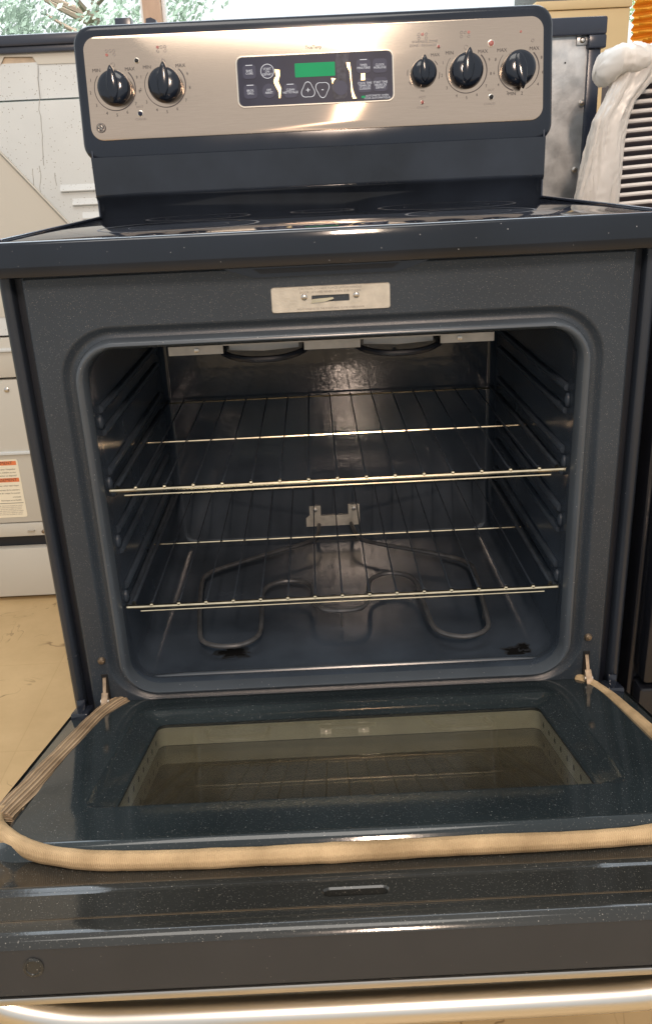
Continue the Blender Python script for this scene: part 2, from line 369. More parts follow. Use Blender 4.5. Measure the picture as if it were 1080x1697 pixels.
# cavity
bm = B()
loops(bm, [rl(.2950, .3195, .7870, .040, .012), rl(.2955, .3195, .7860, .038, .028), rl(.2970, .3140, .7850, .034, .036), rl(.2970, .3120, .7850, .032, .06),
           rl(.2970, .3120, .7850, .030, .45), rl(.2930, .3160, .7810, .028, .476)])
CAV = obj('oven_cavity', bm, 'cavity_enamel', R, ang=45)
bm = B(); loops(bm, [rl(.2930, .3160, .7810, .028, .476), rl(.2890, .3200, .7770, .026, .486), rl(.2830, .3260, .7710, .024, .490), rl(.2810, .3280, .7690, .024, .490)], cap1=True); obj('back_wall', bm, 'back_enamel', CAV, ang=45)
bm = B(); tube(bm, smooth_path([(-.282, .034, .3165), (0, .034, .3168), (.282, .034, .3165)], 4), [.0006]+[.0036]*7+[.0006], 10); obj('floor_bead', bm, 'ridge_enamel', CAV)
# rack guides on both walls
for s in (-1, 1):
    for z in (.4255, .4555, .5085, .5385, .5905, .6205, .6735, .7035):
        bm = B(); tube(bm, smooth_path([(s*.2975, .055, z), (s*.2955, .065, z), (s*.2955, .25, z), (s*.2955, .44, z), (s*.2975, .45, z)], 3), .0050, 8); obj('rack_guide', bm, 'guide_enamel', CAV)
    for z in (.44, .523, .605, .688):
        bm = B(); lathe(bm, [(.006, 0), (.0055, .003), (.003, .0048), (.0008, .0052)], lambda p, s=s, z=z: Vector((s*(.2975-p[2]), .045+p[0], z+p[1]*1.6)), 12); obj('guide_stop', bm, 'guide_enamel', CAV)
# bake element
el = [(-.030, .478, .352), (-.036, .44, .343), (-.06, .415, .342), (-.12, .382, .341), (-.196, .336, .340), (-.222, .312, .340), (-.229, .28, .340), (-.222, .19, .340), (-.213, .115, .340),
      (-.205, .085, .340), (-.185, .071, .340), (-.165, .068, .340), (-.145, .072, .340), (-.128, .088, .340), (-.122, .115, .340), (-.124, .19, .340), (-.124, .235, .340), (-.112, .26, .340), (-.088, .27, .340), (-.062, .265, .340),
      (-.046, .245, .340), (-.042, .21, .340), (-.040, .187, .340), (-.028, .165, .340), (0, .158, .340), (.028, .163, .340), (.042, .183, .340), (.046, .22, .340), (.050, .255, .340), (.065, .275, .340), (.088, .281, .340), (.112, .27, .340), (.124, .245, .340),
      (.127, .20, .340), (.132, .11, .340), (.138, .085, .340), (.152, .070, .340), (.174, .063, .340), (.196, .069, .340), (.211, .085, .340), (.216, .11, .340), (.222, .20, .340), (.226, .28, .340), (.219, .308, .340), (.200, .330, .340), (.14, .365, .341), (.07, .402, .342), (.042, .43, .343), (.030, .478, .352)]
bm = B(); tube(bm, smooth_path(el, 3), .0037, 8); EL = obj('bake_element', bm, 'heater', R)
for x, y in ((-.2195, .16), (.2195, .16), (0, .158)):
    bm = B(); tube(bm, [(x, y, .336), (x, y, .3125)], .0016, 6); obj('element_foot', bm, 'heater', EL)
bm = B()
prism(bm, [(-.054, .345), (.047, .345), (.047, .386), (.026, .386), (.026, .366), (-.026, .366), (-.026, .386), (-.047, .386), (-.047, .368), (-.054, .362)], lambda p: Vector((p[0], .4885-p[2], p[1])), 0, .0018)
br_ = obj('element_bracket', bm, 'plate_metal', EL)
for x in (-.0365, .0365):
    bm = B(); lathe(bm, [(.004, 0), (.004, .002), (.001, .003)], lambda p, x=x: Vector((x+p[0], .4866-p[2], .378+p[1])), 12); obj('screw', bm, 'screw', EL)
# broil element and its reflector at the ceiling
bm = B()
def strip(x0, x1, z0, z1): box(bm, x0, x1, .058, .0592, z0, z1)
strip(-.203, -.135, .7650, .776); strip(-.034, .036, .7650, .776); strip(.136, .203, .7650, .776)
box(bm, -.203, .203, .0595, .40, .7745, .776)
BR = obj('broil_reflector', bm, 'reflector', R)
for xc in (-.085, .085):
    bm = B(); tube(bm, smooth_path([(xc-.052, .38, .765), (xc-.052, .10, .765), (xc-.047, .066, .762), (xc-.025, .052, .7585), (xc, .049, .7575), (xc+.025, .052, .7585), (xc+.047, .066, .762), (xc+.052, .10, .765), (xc+.052, .38, .765)], 5), .0040, 8); obj('broil_element', bm, 'groove_black', R)
    bm = B(); prism(bm, [(xc-.044, .7655), (xc, .7630), (xc+.044, .7655), (xc+.044, .772), (xc-.044, .772)], lambda p: Vector((p[0], .075+p[2], p[1])), 0, .001); obj('reflector_tongue', bm, 'reflector', BR)
for x in (-.168, .160):
    bm = B(); lathe(bm, [(.0030, 0), (.0030, .0015), (.0008, .0022)], lambda p, x=x: Vector((x+p[0], .058-p[2], .7705+p[1])), 10); obj('screw', bm, 'screw', BR)
bm = B(); lathe(bm, [(.0045, 0), (.0045, .003), (.001, .005)], lambda p: Vector((.118+p[0], .489-p[2], .672+p[1])), 10); obj('screw', bm, 'heater', CAV)
# charred spot at the front right of the cavity floor
def char(cx, cy, rx, ry, seed, z=.3127, n=40):
    bm = B(); pts = []
    for k in range(n):
        a = 2*PI*k/n; q = .72+.55*mnoise.noise((math.cos(a)*2.3, math.sin(a)*2.3, seed))+.22*mnoise.noise((math.cos(a)*7, math.sin(a)*7, seed+5)); pts.append(Vector((cx+rx*q*math.cos(a), cy+ry*q*math.sin(a), z)))
    c = Vector((cx, cy, 0)); outer = [Vector((cx+(p.x-cx)*1.35+.002*mnoise.noise(p*300), cy+(p.y-cy)*1.5, z-.0003)) for p in pts]
    poly(bm, pts); obj('charred_spot', bm, 'rust_black', CAV)
    bm = B(); poly(bm, outer); obj('stain', bm, 'stain', CAV)
char(.250, .060, .024, .014, 3); char(.262, .072, .010, .011, 9, .3134)
char(-.166, .096, .026, .016, 21)
# latch plate
bm = B(); pl_out = rrect(-.068, .069, .8205, .8495, .003, 4)
loops(bm, [[Vector((x, y, z)) for x, z in rrect(-.068+i, .069-i, .8205+i, .8495-i, .003, 4)] for y, i in ((0, 0), (-.0016, 0), (-.0022, .0006))] +
      [[Vector((x, -.0022, z)) for x, z in rrect(-.0215, .0220, .8312, .8388, .001, 4)], [Vector((x, .012, z)) for x, z in rrect(-.0215, .0220, .8312, .8388, .001, 4)]])
LP = obj('latch_plate', bm, 'plate_metal', R)
bm = B(); box(bm, -.021, .0215, .010, .011, .8315, .8385); obj('latch_slot', bm, 'hole_black', LP)
bm = B(); prism(bm, [(-.0225, .8305), (-.006, .8318), (.004, .8345), (.003, .8362), (-.012, .8355), (-.021, .8350)], lambda p: Vector((p[0], -.001-p[2], p[1])), 0, .004); obj('latch_hook', bm, 'chrome', LP)
for x in (-.030, .030):
    bm = B(); lathe(bm, [(.0036, .0022), (.0036, .0036), (.0024, .0046), (.0004, .0048)], lambda p, x=x: Vector((x+p[0], -p[2], .8375+p[1])), 14); obj('screw', bm, 'screw', LP)
fm = lambda x, z, y: Matrix(((1, 0, 0, x), (0, 0, -1, y), (0, 1, 0, z), (0, 0, 0, 1)))
text('CAUTION: DO NOT FORCE LATCH HANDLE', .0036, fm(0, .8465, -.00235), 'print_grey', LP)
text('DOOR LATCHES WHEN OVEN IS IN CLEAN', .0036, fm(0, .8425, -.00235), 'print_grey', LP)
text('MOVE HANDLE TO THE RIGHT AND CLOSE OVEN DOOR', .0030, fm(0, .8237, -.00235), 'print_grey', LP)
# vent recess under the cooktop lip
bm = B()
prism(bm, [(-.125, .8745), (-.098, .8655), (-.085, .8620), (.078, .8620), (.092, .8655), (.118, .8745)], lambda p: Vector((p[0], -.0006-p[2], p[1])), 0, .0045)
VT = obj('vent_hood', bm, 'black_gloss', R, ang=25)
bm = B(); prism(bm, [(-.078, .8660), (.072, .8660), (.080, .8712), (-.086, .8712)], lambda p: Vector((p[0], -.0053-p[2], p[1])), 0, .0006); obj('vent_slot', bm, 'groove_black', VT)
# frame screws, hinge slots, hinge arms
for s in (-1, 1):
    bm = B(); lathe(bm, [(.0052, 0), (.0052, .002), (.0040, .0042), (.001, .0050)], lambda p, s=s: Vector((s*.3305+p[0], -p[2], .3675+p[1])), 14); obj('frame_screw', bm, 'hinge_metal', R)
    bm = B(); box(bm, s*.330-.0045, s*.330+.0045, -.0012, .0, .290, .346, bev=.0005, seg=1); obj('hinge_slot', bm, 'hole_black', R)
    bm = B()
    T = lambda p, s=s: Vector((s*.330+p[2], p[0], p[1]))
    prism(bm, [(.004, .342), (-.003, .341), (-.009, .330), (-.016, .318), (-.030, .306), (-.034, .296), (-.01, .296), (.004, .300)], T, -.0022, .0022)
    prism(bm, [(-.006, .320), (-.012, .323), (-.026, .309), (-.032, .298), (-.02, .297)], T, -.0042, .0042)
    HA = obj('hinge_arm', bm, 'hinge_metal', R, ang=20)
    bm = B(); lathe(bm, [(.0038, -.0055), (.0038, .0055)], lambda p, s=s: Vector((s*.330+p[2], -.016+p[0], .312+p[1])), 12); obj('hinge_pin', bm, 'screw', HA)
# cooktop: glass slab, front lip, side trims
bm = B()
prof = [(.02, .9085), (-.005, .9140), (-.0205, .9142), (-.0245, .9130), (-.0265, .9100), (-.0268, .8810), (-.0255, .8765), (-.0225, .8752), (.010, .8752)]
ls = []
for k in range(41):
    x = -.380+.76*k/40; bow = .006*(1-(x/.38)**2)
    ls.append([Vector((x, y-(bow if y < 0 else 0), z)) for y, z in prof])
loops(bm, ls, True, True, closed=False) if False else loops(bm, ls, closed=False)
obj('cooktop_lip', bm, 'lip_enamel', R, ang=50)
bm = B(); box(bm, -.3785, .3785, -.004, .60, .9055, .9128, bev=.0015); CT = obj('cooktop', bm, 'cook_glass', R)
for s in (-1, 1):
    bm = B(); box(bm, s*.3665-.0022, s*.3665+.0022, .000, .50, .9128, .9165, bev=.0012); obj('cooktop_trim', bm, 'trim_black', CT)
    bm = B(); box(bm, min(s*.3700, s*.3795), max(s*.3700, s*.3795), .0, .60, .880, .9150, bev=.0025); obj('cooktop_edge', bm, 'black_gloss', CT)
for cx, cy, r in ((-.19, .17, .105), (.19, .17, .085), (-.19, .38, .080), (.19, .38, .105), (0, .40, .05)):
    bm = B(); T = lambda p, cx=cx, cy=cy: Vector((cx+p[0], cy+p[1], p[2]))
    annulus(bm, T, r-.0040, r, 0, 2*PI, .91302, 60); annulus(bm, T, r*.62-.0007, r*.62, 0, 2*PI, .91302, 48); obj('burner_ring', bm, 'burner_print', CT)
# backguard lower panel
bm = B()
prof = [(.512, .9125), (.5095, .925), (.5040, .937), (.4998, .9430), (.4978, .9455), (.4972, .9485), (.4972, .951), (.4972, 1.004), (.4972, 1.006), (.60, 1.006)]
loops(bm, [[Vector((x, y, z)) for y, z in prof] for x in (-.3685, .3685)], closed=False)
BG = obj('backguard', bm, 'backguard_satin', R, ang=30)
for s in (-1, 1):
    bm = B(); prism(bm, [(.500, .9135), (.600, .9135), (.600, 1.19), (.548, 1.19), (.503, 1.006)], lambda p, s=s: Vector((s*(.3660+p[2]), p[0], p[1])), 0, .0022); SP = obj('backguard_side', bm, 'trim_black', R)
    for z in (.999, .981, .962, .943):
        bm = B(); lathe(bm, [(.014, 0), (.012, .003), (.007, .0052), (.001, .006)], lambda p, s=s, z=z: Vector((s*(.3682+p[2]*1.6), .545+p[0]*1.3, z+p[1]*.42)), 14); obj('side_louvre', bm, 'galvanised', SP)
# control panel (tilted)
PZ0, PY0, PZ1, PY1 = 1.003, .503, 1.2015, .534
E_ = Vector((0, PY1-PY0, PZ1-PZ0)).normalized(); Nn = Vector((0, -E_.z, E_.y)); PB = Vector((0, PY0, PZ0))
def P(p): return PB + Vector((p[0], 0, 0)) + E_*p[1] + Nn*p[2]
def PM(x, q, h, rot=0): return Matrix(((1, 0, 0, 0), (0, E_.y, Nn.y, 0), (0, E_.z, Nn.z, 0), (0, 0, 0, 1))).copy() if False else Matrix.Translation(P((x, q, h))) @ Matrix(((1, 0, 0, 0), (0, E_.y, Nn.y, 0), (0, E_.z, Nn.z, 0), (0, 0, 0, 1))) @ Matrix.Rotation(rot, 4, 'Z')
def pl_(hw, q0, q1, r, h): return [P((x, q, h)) for x, q in rrect(-hw, hw, q0, q1, r, 10)]
bm = B()
rows = loops(bm, [pl_(.372, .004, .192, .026, -.075), pl_(.3790, -.002, .198, .030, -.055), pl_(.3812, -.004, .2005, .030, -.020), pl_(.3812, -.004, .2005, .030, -.0085), pl_(.3800, -.0028, .1993, .029, -.0045),
           pl_(.3765, .0006, .1958, .026, -.0015), pl_(.3715, .0055, .1908, .023, -.0003), pl_(.366, .0270, .1830, .020, 0)], cap0=True, cap1=True)
HP = obj('control_panel', bm, 'black_plastic', R, ang=50)
bm = B()
loops(bm, [pl_(.3645, .0285, .1815, .020, 0), pl_(.3645, .0285, .1815, .020, .0009), pl_(.3637, .0293, .1807, .0194, .0013)], cap1=True)
FA = obj('fascia', bm, 'stainless', R, uv=lambda c: (c.z*5, c.x*5), ang=30)
HF = .0014
# items clipped on top of the panel
bm = B(); box(bm, -.319, -.293, .575, .60, 1.17, 1.214, bev=.001); obj('top_bracket', bm, 'trim_black', R)
bm = B(); prism(bm, [(-.276, 1.17), (-.252, 1.17), (-.254, 1.210), (-.262, 1.214), (-.270, 1.2125)], lambda p: Vector((p[0], .585+p[2], p[1])), 0, .012); obj('top_bracket', bm, 'trim_black', R)
# display
DX0, DX1, DQ0, DQ1 = -.1245, .1245, .0685, .1420
bm = B()
dl = lambda i, r, h: [P((x, q, h)) for x, q in rrect(DX0+i, DX1-i, DQ0+i, DQ1-i, r, 8)]
loops(bm, [dl(-.0018, .011, HF-.0003), dl(-.0012, .0105, HF+.0012), dl(.0004, .0095, HF+.0014), dl(.0014, .0085, HF+.0004)]); BZ = obj('display_bezel', bm, 'bezel', R)
bm = B(); loops(bm, [dl(.0006, .009, HF-.0003), dl(.0006, .009, HF+.0005)], cap1=True); DP = obj('display', bm, 'display_glass', R)
HD = HF+.0006
bm = B(); prism(bm, rrect(-.0320, .0320, .1085, .1290, .0012, 3), P, HD-.0004, HD+.0002); obj('green_screen', bm, 'lcd', DP)
def button(x, q, r=None, wd=.021, ht=.021, lab='', up=True, ring=False):
    bm = B()
    if r: prism(bm, [(x+r*math.cos(2*PI*k/28), q+r*math.sin(2*PI*k/28)) for k in range(28)], P, HD-.0003, HD+.0005)
    else: prism(bm, rrect(x-wd/2, x+wd/2, q-ht/2, q+ht/2, .0055, 5), P, HD-.0003, HD+.0005)
    b = obj('button', bm, 'button_film', DP)
    if ring:
        bm = B(); annulus(bm, lambda p: P((x+p[0], q+p[1], p[2])), r-.0009, r, 0, 2*PI, HD+.0007, 36); obj('button_outline', bm, 'print_white', DP)
    if up:
        bm = B(); prism(bm, [(x-.0055, q+.0088), (x+.0055, q+.0088), (x+.0055, q+.0098), (x-.0055, q+.0098)], P, HD+.0006, HD+.0008); obj('button_bar', bm, 'print_white', DP)
    if lab: text(lab, .0047, PM(x, q-.0008, HD+.0008), 'print_white', DP, sx=.9)
button(-.1045, .1200, lab='BAKE\nCUIRE'); button(-.0758, .1195, r=.0108, lab='START\nON\nDÉPART', up=False, ring=True)
button(-.1045, .0908, lab='BROIL\nGRILL'); button(-.0748, .0905, r=.0108, lab='OFF\nARRÊT', up=False)
button(-.0405, .0895, lab='CLEAN\nNETTOYAGE')
button(.0400, .0900, r=.0110, up=False)
button(.0775, .1205, wd=.0225, lab='TIMER\nMINUTERIE'); button(.1035, .1200, wd=.0225, lab='CLOCK\nHORLOGE', up=False)
button(.0785, .0920, wd=.0225, lab='COOK TIME\nTEMPS DE\nCUISSON', up=False); button(.1037, .0925, wd=.0225, lab='START TIME\nHEURE DE\nDÉPART', up=False)
def tri(x, q, s, sign):
    pts = []
    for k in range(36):
        a = 2*PI*k/36; rr = s*(1-.16*math.cos(3*(a-PI/2*sign))*-1*1) if False else s*(1+.15*math.cos(3*(a-PI/2*sign)))
        pts.append((rr*math.cos(a), rr*math.sin(a)))
    bm = B()
    loops(bm, [[P((x+a, q+b*1.1, HD+.0004)) for a, b in pts], [P((x+a*.91, q+b*1.01, HD+.0004)) for a, b in pts]]); obj('button_outline', bm, 'print_white', DP)
    text('+' if sign > 0 else '-', .013, PM(x, q, HD+.0005), 'print_white', DP)
tri(-.0125, .0885, .0105, 1); tri(.0108, .0895, .0105, -1)
text('AUTOMATIC OVEN\nFOUR AUTOMATIQUE', .0042, PM(.0980, .0745, HD+.0004), 'print_white', DP)
bm = B(); prism(bm, rrect(.0725, .0790, .0733, .0768, .0015, 4), P, HD, HD+.0004); obj('status_lamp', bm, 'lcd', DP)
bm = B(); prism(bm, [(-.0640, .1218), (-.0560, .1205), (-.0562, .1120), (-.0590, .1040), (-.0552, .0930), (-.0572, .0792), (-.0595, .0790), (-.0598, .0885), (-.0650, .0985), (-.0668, .1035), (-.0650, .1095), (-.0625, .1110)], P, HD, HD+.0009); obj('worn_patch', bm, 'worn_gold', DP)
bm = B(); prism(bm, [(.0505, .1270), (.0560, .1268), (.0572, .1160), (.0578, .1000), (.0590, .0870), (.0625, .0765), (.0650, .0732), (.0590, .0730), (.0575, .0770), (.0566, .0850), (.0560, .1000), (.0550, .1130), (.0512, .1200)], P, HD, HD+.0009); obj('worn_patch', bm, 'worn_gold', DP)
bm = B(); prism(bm, [(.0730, .1095), (.0792, .1098), (.0795, .0998), (.0728, .0996)], P, HD, HD+.0010); obj('worn_patch', bm, 'worn_gold', DP)
bm = B(); prism(bm, [(.0255, .1050), (.0325, .1040), (.0290, .1005), (.0270, .0960)], P, HD, HD+.0009); obj('worn_patch', bm, 'worn_gold', DP)
bm = B(); prism(bm, [(.0350, .1400), (.0560, .1400), (.0535, .1290), (.0490, .1200), (.0500, .0780), (.0440, .0740), (.0280, .0740), (.0260, .0930), (.0350, .1040), (.0330, .1290)], P, HD-.0004, HD+.0002); obj('worn_patch', bm, 'worn_grey', DP)
# knobs with dials
def knob(x, q, r, rot, small=False):
    bm = B(); T = lambda p: P((x+p[0], q+p[1], p[2]))
    lathe(bm, [(r*1.02, HF-.0004), (r*1.02, .0035), (r, .0055), (r*.965, .0125), (r*.90, .0160), (r*.72, .0185), (r*.4, .0200), (r*.05, .0205)], T, 40)
    K = obj('control_knob', bm, 'black_plastic', R, ang=60)
    c, s_ = math.cos(rot), math.sin(rot); hw = r*.36; ls = []
    for k, (h, g) in enumerate(((.010, 1.06), (.019, 1.0), (.0225, .90), (.0236, .74))):
        pts = []
        for j in range(32):
            a = 2*PI*j/32; px, py = math.cos(a)*hw*g, math.sin(a)
            py = py*(r*1.17 if py > 0 else r*.86)*g
            if py > 0: px *= (1-.35*(py/(r*1.17))**2)
            pts.append(P((x+px*c-py*s_, q+px*s_+py*c, h - .004*max(0, -py/r))))
        ls.append(pts)
    loops(bm := B(), ls, True, True); obj('grip', bm, 'black_plastic', K, ang=70)
    return K
KN = [(-.3205, .1050, .0262, .04), (-.2400, .1065, .0262, -.06), (.1730, .1055, .0205, .0), (.2415, .1063, .0262, -.10), (.3250, .1062, .0262, PI+.18)]
for x, q, r, rot in KN: knob(x, q, r, rot)
def dial(x, q, r, nums, a0, a1, minmax=True):
    bm = B(); annulus(bm, lambda p: P((x+p[0], q+p[1], p[2])), r-.0005, r+.0002, a0, a1, HF+.0002, 60, r+.0013); obj('dial_ring', bm, 'print_dark', FA)
    for s, a in nums: text(s, .0066, PM(x+.0395*math.cos(math.radians(a))*(r/.0325), q+.0395*math.sin(math.radians(a))*(r/.0325), HF+.0002), 'print_dark', FA, sx=.85)
std = [('1', 160), ('2', 187), ('3', 217), ('4', 246), ('5', 270), ('6', 295), ('7', 323), ('8', 352), ('9', 22)]
for x, q in ((-.3205, .1050), (-.2400, .1065), (.2415, .1063)):
    dial(x, q, .0325, std, math.radians(142), math.radians(142+262))
    text('MIN', .0074, PM(x-.0265, q+.0275, HF+.0002), 'print_dark', FA); text('MAX', .0074, PM(x+.0265, q+.0275, HF+.0002), 'print_dark', FA)
    bm = B(); annulus(bm, lambda p: P((x+p[0], q+.0350+p[1], p[2])), .0026, .0034, 0, 2*PI, HF+.0002, 24); obj('off_mark', bm, 'print_grey', FA)
x, q = .3250, .1062
dial(x, q, .0325, [('8', 158), ('6', 187), ('4', 215), ('2', 243), ('4', 322), ('6', 350), ('8', 22)], math.radians(140), math.radians(255))
dial(x, q, .0325, [], math.radians(292), math.radians(404))
text('MAX', .0074, PM(x-.0265, q+.0280, HF+.0002), 'print_dark', FA); text('MAX', .0074, PM(x+.0250, q+.0285, HF+.0002), 'print_dark', FA); text('MIN', .0070, PM(x-.0105, q-.0368, HF+.0002), 'print_dark', FA); text('2', .0070, PM(x+.0055, q-.0368, HF+.0002), 'print_dark', FA)
x, q = .1730, .1055
for a0, a1 in ((165, 185), (205, 218), (258, 272), (340, 362), (28, 44)):
    bm = B(); annulus(bm, lambda p: P((x+p[0], q+p[1], p[2])), .0252, .0261, math.radians(a0), math.radians(a1), HF+.0002, 8); obj('dial_ring', bm, 'print_dark', FA)
text('MAX', .0066, PM(x+.0190, q+.0265, HF+.0002), 'print_dark', FA)
text('WARMING ZONE', .0052, PM(x+.003, q+.0465, HF+.0002), 'print_grey', FA); text('ZONE / RÉCHAUD', .0052, PM(x+.000, q+.0410, HF+.0002), 'print_grey', FA)
def burner_map(x, q, hot, s=.0058):
    cells = [(-1, 1), (0, 1), (1, 1), (-1, 0), (1, 0)]
    for i, (a, b) in enumerate(cells):
        bm = B(); T = lambda p: P((x+a*s+p[0], q+b*s+p[1], p[2]))
        if i == hot: lathe(bm, [(.0022, HF), (.0022, HF+.0003)], T, 16); obj('burner_mark', bm, 'print_red', FA)
        else: annulus(bm, T, .0016, .0023, 0, 2*PI, HF+.0002, 20); obj('burner_mark', bm, 'print_grey', FA)
burner_map(-.3225, .1545, 3); burner_map(-.2412, .1565, 0); burner_map(.1725, .1570, 1); burner_map(.2400, .1570, 2)
def lamp(x, q, r, m):
    bm = B(); lathe(bm, [(r*1.3, HF-.0003), (r*1.3, HF+.0004), (r*1.05, HF+.0008), (r, HF+.0006)], lambda p: P((x+p[0], q+p[1], p[2])), 18); L_ = obj('indicator_lamp', bm, 'bezel', R)
    bm = B(); lathe(bm, [(r, HF), (r*.95, HF+.0012), (r*.55, HF+.0020), (r*.05, HF+.0023)], lambda p: P((x+p[0], q+p[1], p[2])), 18); obj('lens', bm, m, L_)
for x, q, r, m in ((-.2818, .1442, .0032, 'hole_black'), (-.2832, .0662, .0036, 'display_glass'), (.1976, .1440, .0024, 'print_red'), (.1700, .0630, .0026, 'print_red'), (.2813, .1448, .0042, 'print_red'), (.2810, .0660, .0036, 'hole_black')): lamp(x, q, r, m)
bm = B(); lathe(bm, [(.0018, HF), (.0018, HF+.0003)], lambda p: P((.3285+p[0], .1600+p[1], p[2])), 12); obj('burner_mark', bm, 'print_red', FA)
bm = B(); annulus(bm, lambda p: P((.3475+p[0], .1465+p[1], p[2])), .0016, .0026, 0, 2*PI, HF+.0002, 20); obj('burner_mark', bm, 'print_grey', FA)
for x, q in ((-.2832, .0762), (.1702, .0705), (.2810, .0765)): text('HOT', .0052, PM(x, q, HF+.0002), 'print_grey', FA)
for x, q in ((-.2832, .0578), (.1705, .0555), (.2785, .0560)): text('CHAUD', .0052, PM(x, q, HF+.0002), 'print_grey', FA)
text('TrueTemp', .0070, PM(-.0010, .1515, HF+.0002), 'print_dark', FA, sx=.85)
# round monogram badge
bm = B(); lathe(bm, [(.0075, HF), (.0075, HF+.0006), (.0070, HF+.0009)], lambda p: P((-.3485+p[0], .0475+p[1], p[2])), 30); BA = obj('badge', bm, 'print_dark', FA)
bx, bq = -.3485, .0475
def badge_line(pts, r=.00042):
    bm = B(); tube(bm, smooth_path([P((bx+a, bq+b, HF+.0010)) for a, b in pts], 5), r, 6); obj('badge_scroll', bm, 'bezel', R)
badge_line([(.0062*math.cos(a*PI/8), .0062*math.sin(a*PI/8)) for a in range(17)], .00030)
badge_line([(-.0005, .0020), (-.0018, .0040), (-.0036, .0034), (-.0034, .0012), (-.0015, .0004), (-.0012, -.0022), (-.0030, -.0034), (-.0042, -.0018)])
badge_line([(.0036, .0036), (.0020, .0040), (.0010, .0022), (.0026, .0008), (.0012, -.0002), (.0010, -.0028), (.0030, -.0036), (.0040, -.0020)])
# storage drawer and toe space
bm = B(); box(bm, -.372, .372, -.018, .012, .055, .222, bev=.004); DR = obj('drawer_front', bm, 'stainless_dark', R)
bm = B(); box(bm, -.36, .36, .03, .05, .0, .06); obj('kick_plate', bm, 'groove_black', R)

# ------------------------------------------------------------------ oven door (part of the range, tilted open)
TH = math.atan(.27); U_ = Vector((0, -math.cos(TH), math.sin(TH))); DN = Vector((0, math.sin(TH), math.cos(TH))); HG = Vector((0, 0, .302))
def D(p): return HG + Vector((p[0], 0, 0)) + U_*p[1] + DN*p[2]
def dr(hw, v0, v1, r, n): return [D((x, v, n)) for x, v in rrect(-hw, hw, v0, v1, r, 8)]
# outer shell: ring with window opening
bm = B()
loops(bm, [dr(.378, .004, .5285, .010, -.0120), dr(.3785, .003, .5325, .010, -.0150), dr(.3785, .003, .5335, .010, -.0535), dr(.376, .005, .5315, .010, -.0555), dr(.268, .046, .325, .02, -.0555), dr(.268, .046, .325, .02, -.0300)])
DO = obj('oven_door', bm, 'edge_black', R, ang=30)
# flange sheet: cross-section swept along x
bm = B()
prof = [(.385, -.0125), (.415, -.0130), (.446, -.0125), (.452, -.0105), (.457, -.0100), (.461, -.0118), (.4645, -.0125)]
prof2 = [(.4985, -.0125), (.5025, -.0105), (.507, -.0092), (.513, -.0086), (.521, -.0086), (.5275, -.0096), (.5315, -.0125), (.5332, -.0165)]
XS = [-.3775, -.3745] + [-.37+.74*k/20 for k in range(21)] + [.3745, .3775]
def nz(x, n): return n-.004 if abs(x) > .3772 else n
sl0, sl1 = -.036, .0205
loops(bm, [[D((x, v, nz(x, n))) for v, n in prof] for x in XS], closed=False)
loops(bm, [[D((x, v, nz(x, n))) for v, n in prof2] for x in XS], closed=False)
# strip containing the slot (v .4645 -> .4985)
for xa, xb in ((-.3775, sl0-.008), (sl1+.008, .3775)):
    loops(bm, [[D((xa, .4645, -.0125)), D((xb, .4645, -.0125))], [D((xa, .4985, -.0125)), D((xb, .4985, -.0125))]], closed=False)
so = [(x, v) for x, v in rrect(sl0-.008, sl1+.008, .4645, .4985, .0001, 5)]; si = [(x, v) for x, v in rrect(sl0, sl1, .4730, .4870, .0065, 5)]
si2 = [(x, v) for x, v in rrect(sl0+.0015, sl1-.0015, .4745, .4855, .0055, 5)]
loops(bm, [[D((x, v, -.0125)) for x, v in so], [D((x, v, -.0125)) for x, v in si], [D((x, v, -.0140)) for x, v in si2], [D((x, v, -.022)) for x, v in si2]])
obj('door_flange', bm, 'flange_enamel', DO, ang=40)
bm = B(); poly(bm, [D((x, v, -.0215)) for x, v in si2]); obj('flange_slot', bm, 'hole_black', DO)
# side rails of the door
for s in (-1, 1):
    bm = B(); pr = [(.3775, -.020), (.3770, -.0145), (.3740, -.0128), (.3400, -.0128)]
    loops(bm, [[D((s*x, v, n)) for x, n in pr] for v in (.006, .10, .25, .39)], closed=False); obj('door_rail', bm, 'door_enamel', DO)
# inner panel: raised plateau with recessed window well
bm = B()
loops(bm, [dr(.3460, -.0045, .4060, .030, -.0130), dr(.3430, -.0040, .4030, .028, -.0060), dr(.3395, -.0025, .3995, .027, -.0010), dr(.3350, .002, .3950, .026, 0), dr(.3335, .0040, .3935, .025, 0), dr(.2785, .0455, .3300, .017, 0),
           dr(.2770, .0470, .3285, .016, -.0001), dr(.2735, .0490, .3260, .015, -.0016), dr(.2690, .0520, .3230, .014, -.0048), dr(.2550, .0620, .3125, .012, -.0125), dr(.2510, .0650, .3095, .011, -.0138), dr(.2485, .067, .3065, .010, -.0140)])
IP = obj('inner_panel', bm, 'door_enamel', DO, ang=50)
bm = B(); loops(bm, [dr(.2495, .0662, .3073, .012, -.0180), dr(.2492, .0665, .3070, .012, -.0420)]); SPC = obj('glass_spacer', bm, 'spacer_metal', DO, ang=50)
for s in (-1, 1):
    for k in range(8):
        v = .092+.0265*k; bm = B()
        poly(bm, [D((s*.2488, v+.0030*math.cos(a), -.0290+.0038*math.sin(a))) for a in [2*PI*j/12 for j in range(12)]]); obj('vent_hole', bm, 'hole_black', DO)
bm = B(); box(bm, -.2525, .2525, .0630, .3110, -.0175, -.0147, D); obj('inner_glass', bm, 'oven_glass', DO)
bm = B(); box(bm, -.2670, .2670, .0465, .3245, -.0465, -.0425, D); obj('outer_glass', bm, 'outer_glass', DO)
